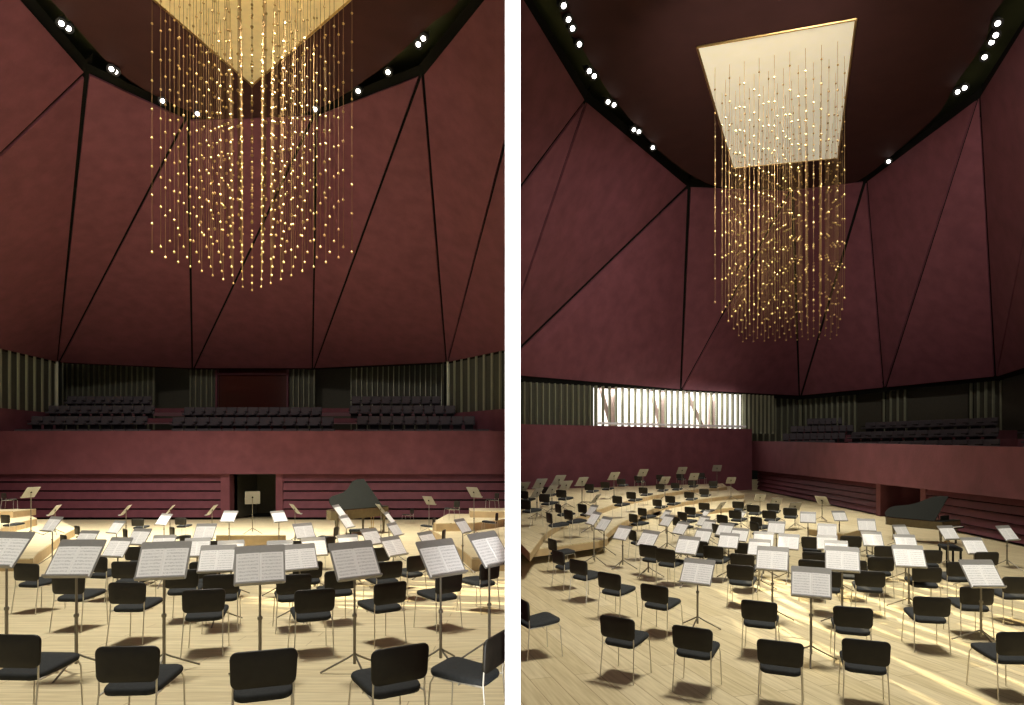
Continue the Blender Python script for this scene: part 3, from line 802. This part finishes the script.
for bl, rows, nr in blocks:
    for k, (xa, ya, sa, xb, yb, sb_, n) in enumerate(rows):
        nm = ('front row', 'second row', 'third row', 'back row')[k] if nr == 4 else ('front row', 'middle row', 'back row')[k]
        seat_row(xa, ya, sa, xb, yb, sb_, n, f'{nm}, {bl}, right view', 'balcony seats, right view', Z1)
        struct(row_deck(xa, ya, sa, xb, yb, sb_, 1.6, SEATH*Z1), 'floor', M['plaster'])
for k, (xa, ya, sa, xb, yb, sb_) in enumerate([(1025,444,21,1048,443,22),(1024,434,20,1048,433,21),(1027,425,19,1048,424,20)]):
    seat_row(xa, ya, sa, xb, yb, sb_, 3, f'{("front row","middle row","back row")[k]}, right edge block, right view', 'balcony seats, right view', Z1)
    struct(row_deck(xa, ya, sa, xb, yb, sb_, 1.6, SEATH*Z1), 'floor', M['plaster'])

# ------------------------------------------------------------------ chandeliers
def chandelier(cor, zbotm, nu, nv, nb, label, gm, panel, stagger=False):
    """cor: four ceiling points (strand field corners) u then v; panel: four ceiling points"""
    zc = CZ+HC
    ctr = (sum(p[0] for p in panel)/4, sum(p[1] for p in panel)/4)
    t = empty('bead_chandelier', (*ctr, zc)); o = t.location
    MB().prism([Vector((p[0], p[1], zc-.06))-o for p in panel], (0, 0, .05)).build('gilded_ceiling_panel', gm, t)
    fm = MB(); pp = [Vector((p[0], p[1], zc-.05))-o for p in panel]
    for i in range(4): fm.tube([pp[i], pp[(i+1) % 4]], .05, 6)
    fm.build('panel_frame', M['brass'], t)
    bead_prof = [(.008, .05), (.015, .042), (.015, .03), (.034, .024), (.042, .0), (.034, -.024), (.012, -.038)]
    bmesh_data = None; beads = []; strands = []
    A, B, Cc, D = [Vector((p[0], p[1])) for p in cor]
    L = zc-zbotm
    for i in range(nu):
        for j in range(nv):
            u, v = (i+(.5*(j % 2) if stagger else 0))/(nu-1+(.5 if stagger else 0)), j/(nv-1)
            q = A*(1-u)*(1-v)+B*u*(1-v)+Cc*u*v+D*(1-u)*v
            ph = ((i*3+j*2) % 6)/6
            strands.append((q, ph))
    sm_ = None
    for q, ph in strands:
        if sm_ is None:
            sm_ = MB().tube([(0, 0, 0), (0, 0, -L)], .008, 5).build('strand', M['wire'], t); so = sm_
        else: so = sm_.copy(); C.objects.link(so); so.parent = t
        so.location = (q.x-o.x, q.y-o.y, 0)
        for b in range(nb):
            z = -L*(b+1-(ph if b < nb-1 else 0)*.999)/nb if b < nb-1 else -L
            z = -L+ (L/nb)*(nb-1-b) + (0 if b == nb-1 else ph*.8*L/nb*.9)
            if z > -.15: continue
            beads.append((q.length+abs(z)*0, Vector((q.x, q.y, z)), so))
    beads.sort(key=lambda e: e[0])
    bd = None
    for k, (dist, p, so) in enumerate(beads[:100]):
        if bd is None:
            bd = MB().lathe(bead_prof, 10).build('bead', M['brass'], so, smooth=True); bo = bd
        else: bo = bd.copy(); C.objects.link(bo); bo.parent = so
        bo.location = (0, 0, p.z)
    rest = MB()
    for dist, p, so in beads[100:]: rest.lathe(bead_prof, 8, (p.x-o.x, p.y-o.y, p.z))
    r = rest.build('bead', M['brass'], t, smooth=True); r['kind'] = 'stuff'
    tag(t, label, 'chandelier')
    return t
def cp(x, y): s = (YH-y)/HC; return (( x-512)/s, F/s)
A_ = cp(252, 84); L_ = cp(150, -5); R_ = cp(354, -5)
N_ = (L_[0]+R_[0]-A_[0], L_[1]+R_[1]-A_[1])
def mixp(p, c, k): return (p[0]+(c[0]-p[0])*k, p[1]+(c[1]-p[1])*k)
cc = ((A_[0]+N_[0])/2, (A_[1]+N_[1])/2)
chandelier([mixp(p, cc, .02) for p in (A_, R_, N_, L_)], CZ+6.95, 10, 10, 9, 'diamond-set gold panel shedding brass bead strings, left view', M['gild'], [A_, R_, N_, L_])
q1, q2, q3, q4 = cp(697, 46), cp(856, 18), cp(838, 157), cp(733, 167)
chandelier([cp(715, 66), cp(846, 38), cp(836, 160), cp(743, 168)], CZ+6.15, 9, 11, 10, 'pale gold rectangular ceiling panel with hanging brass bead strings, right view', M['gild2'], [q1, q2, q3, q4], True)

# ------------------------------------------------------------------ ceiling spotlights
def make_spotlight():
    r = empty('ceiling_spotlight')
    MB().lathe([(.10, .26), (.15, .22), (.16, -.16), (.19, -.2)], 12).build('housing', M['housing'], r)
    MB().lathe([(.09, -.205), (.09, -.215)], 12).build('lens', M['lens'], r)
    MB().tube([(0, 0, .24), (0, 0, .9)], .025, 6).build('bracket', M['housing'], r)
    return r
spot0 = make_spotlight(); reg_kids(spot0)
spL = [(62,22),(69,27),(112,68),(116,70.5),(163,100),(198,113),(316,108.5),(359,90),(389,71),(419.5,43),(424.5,37)]
spR = [(562,4),(567,18),(571,27),(578,43),(588,70),(593,75),(607,101),(613,104),(633,129),(638,131),(652,147),(888,161),(957,91),(964,87),(984,56),(991,41),(995,34),(997,22)]
for pts, view, tgt in ((spL, 'left view', Vector((-7, 12, 0))), (spR, 'right view', Vector((8, 12, 0)))):
    side = {'left': sorted([p for p in pts if p[0] < (252 if view[0] == 'l' else 772)]), 'right': sorted([p for p in pts if p[0] >= (252 if view[0] == 'l' else 772)])}
    for sd, ls in side.items():
        for i, (x, y) in enumerate(ls):
            s = (YH-y)/(HC-.1); p = P(x, y, s); o = inst(spot0, 'spot'); o.location = p
            d = (tgt-p).normalized(); o.rotation_euler = Vector((0, 0, -1)).rotation_difference((d+Vector((0, -.25, 0))).normalized()).to_euler()
            tag(o, f'bright spotlight in the ceiling slot, {ordn(i, len(ls))} on the {sd} side, {view}', 'spotlight', f'slot spotlights, {view}')

# ------------------------------------------------------------------ grand pianos
def piano_outline():
    # keyboard end at x=+1.25, tail at x=-1.25, straight (hinge) side at y=-.75, curved side towards +y
    pts = [(1.25, -.75), (1.25, .75), (-.95, .75), (-1.15, .70), (-1.27, .55), (-1.27, .34), (-1.18, .16), (-1.0, .05), (-.72, -.02), (-.42, -.10), (-.12, -.27), (.12, -.50), (.36, -.68), (.62, -.75)]
    return [(x, -y) for x, y in pts]
def make_piano(loc, yaw, lid_deg, label, sc=1):
    t = empty('grand_piano', loc, yaw)
    po = piano_outline()
    MB().prism([(x, y, .66) for x, y in po], (0, 0, .34)).build('case', M['pianorim'], t)
    ld = MB()
    R = Matrix.Translation((0, -.76, 1.01)) @ Matrix.Rotation(math.radians(lid_deg), 4, 'X') @ Matrix.Translation((0, .76, 0))
    ld.prism([R @ Vector((x, y, 0)) for x, y in [(.95, .76), (.95, -.76)]+po[2:-1]+[(.62, .76)]], R.to_3x3() @ Vector((0, 0, .025)))
    ld.build('lid', M['piano'], t)
    MB().prism([(.95, -.75, 1.005), (1.25, -.75, 1.005), (1.25, .75, 1.005), (.95, .75, 1.005)], (0, 0, .025)).build('front_lid', M['piano'], t)
    a = Vector((.45, .60, 1.0)); b = R @ Vector((.45, .50, 0)); MB().tube([a, b], .014, 6).build('prop_stick', M['piano'], t)
    k = MB(); k.box((1.33, 0, .72), (.17, 1.36, .05)); k.build('keybed', M['piano'], t)
    kb = MB(); kb.box((1.34, 0, .755), (.14, 1.22, .02)); kb.build('keyboard', M['ivory'], t)
    for (x, y) in ((1.12, -.62), (1.12, .62), (-.95, -.45)):
        m = MB(); m.lathe([(.035, 0), (.05, .02), (.038, .08), (.045, .3), (.075, .62), (.08, .66)], 10, (x, y, 0)); m.build('leg', M['pianorim'], t)
    ly = MB(); ly.box((1.08, 0, .12), (.08, .30, .05)); ly.tube([(1.08, -.08, .66), (1.08, -.05, .14)], .014, 6); ly.tube([(1.08, .08, .66), (1.08, .05, .14)], .014, 6)
    ly.build('pedal_lyre', M['brass'], t)
    md = MB(); md.box((.98, 0, 1.12), (.02, .7, .2), Matrix.Identity(4)); md.build('music_desk', M['piano'], t)
    t.scale = (sc, sc, sc); tag(t, label, 'piano', 'grand pianos'); return t
pL = fpt('L', 350, 534)
make_piano((pL.x, pL.y, pL.z), math.radians(52), 42, 'dark grand piano with raised lid near the wall, right of the doorway, left view', 1.12)
pR = fpt('R', 921, 541)
make_piano((pR.x, pR.y, pR.z), math.radians(-60), 42, 'dark grand piano with raised lid before the boarded wall, right view', .70)
def bench(h, x, y, yaw, label):
    p = fpt(h, x, y); t = empty('piano_bench', p, yaw)
    MB().box((0, 0, .46), (.75, .36, .08)).build('seat', M['fabric'], t, bevel=.02)
    for i in (-1, 1):
        for j in (-1, 1): MB().box((i*.33, j*.14, .21), (.04, .04, .42)).build('leg', M['piano'], t)
    tag(t, label, 'bench', 'piano benches')
bench('L', 360, 543, .2, 'flat dark bench in front of the piano, left view')
bench('R', 950, 566, 1.2, 'flat dark bench at the right end of the piano, right view')
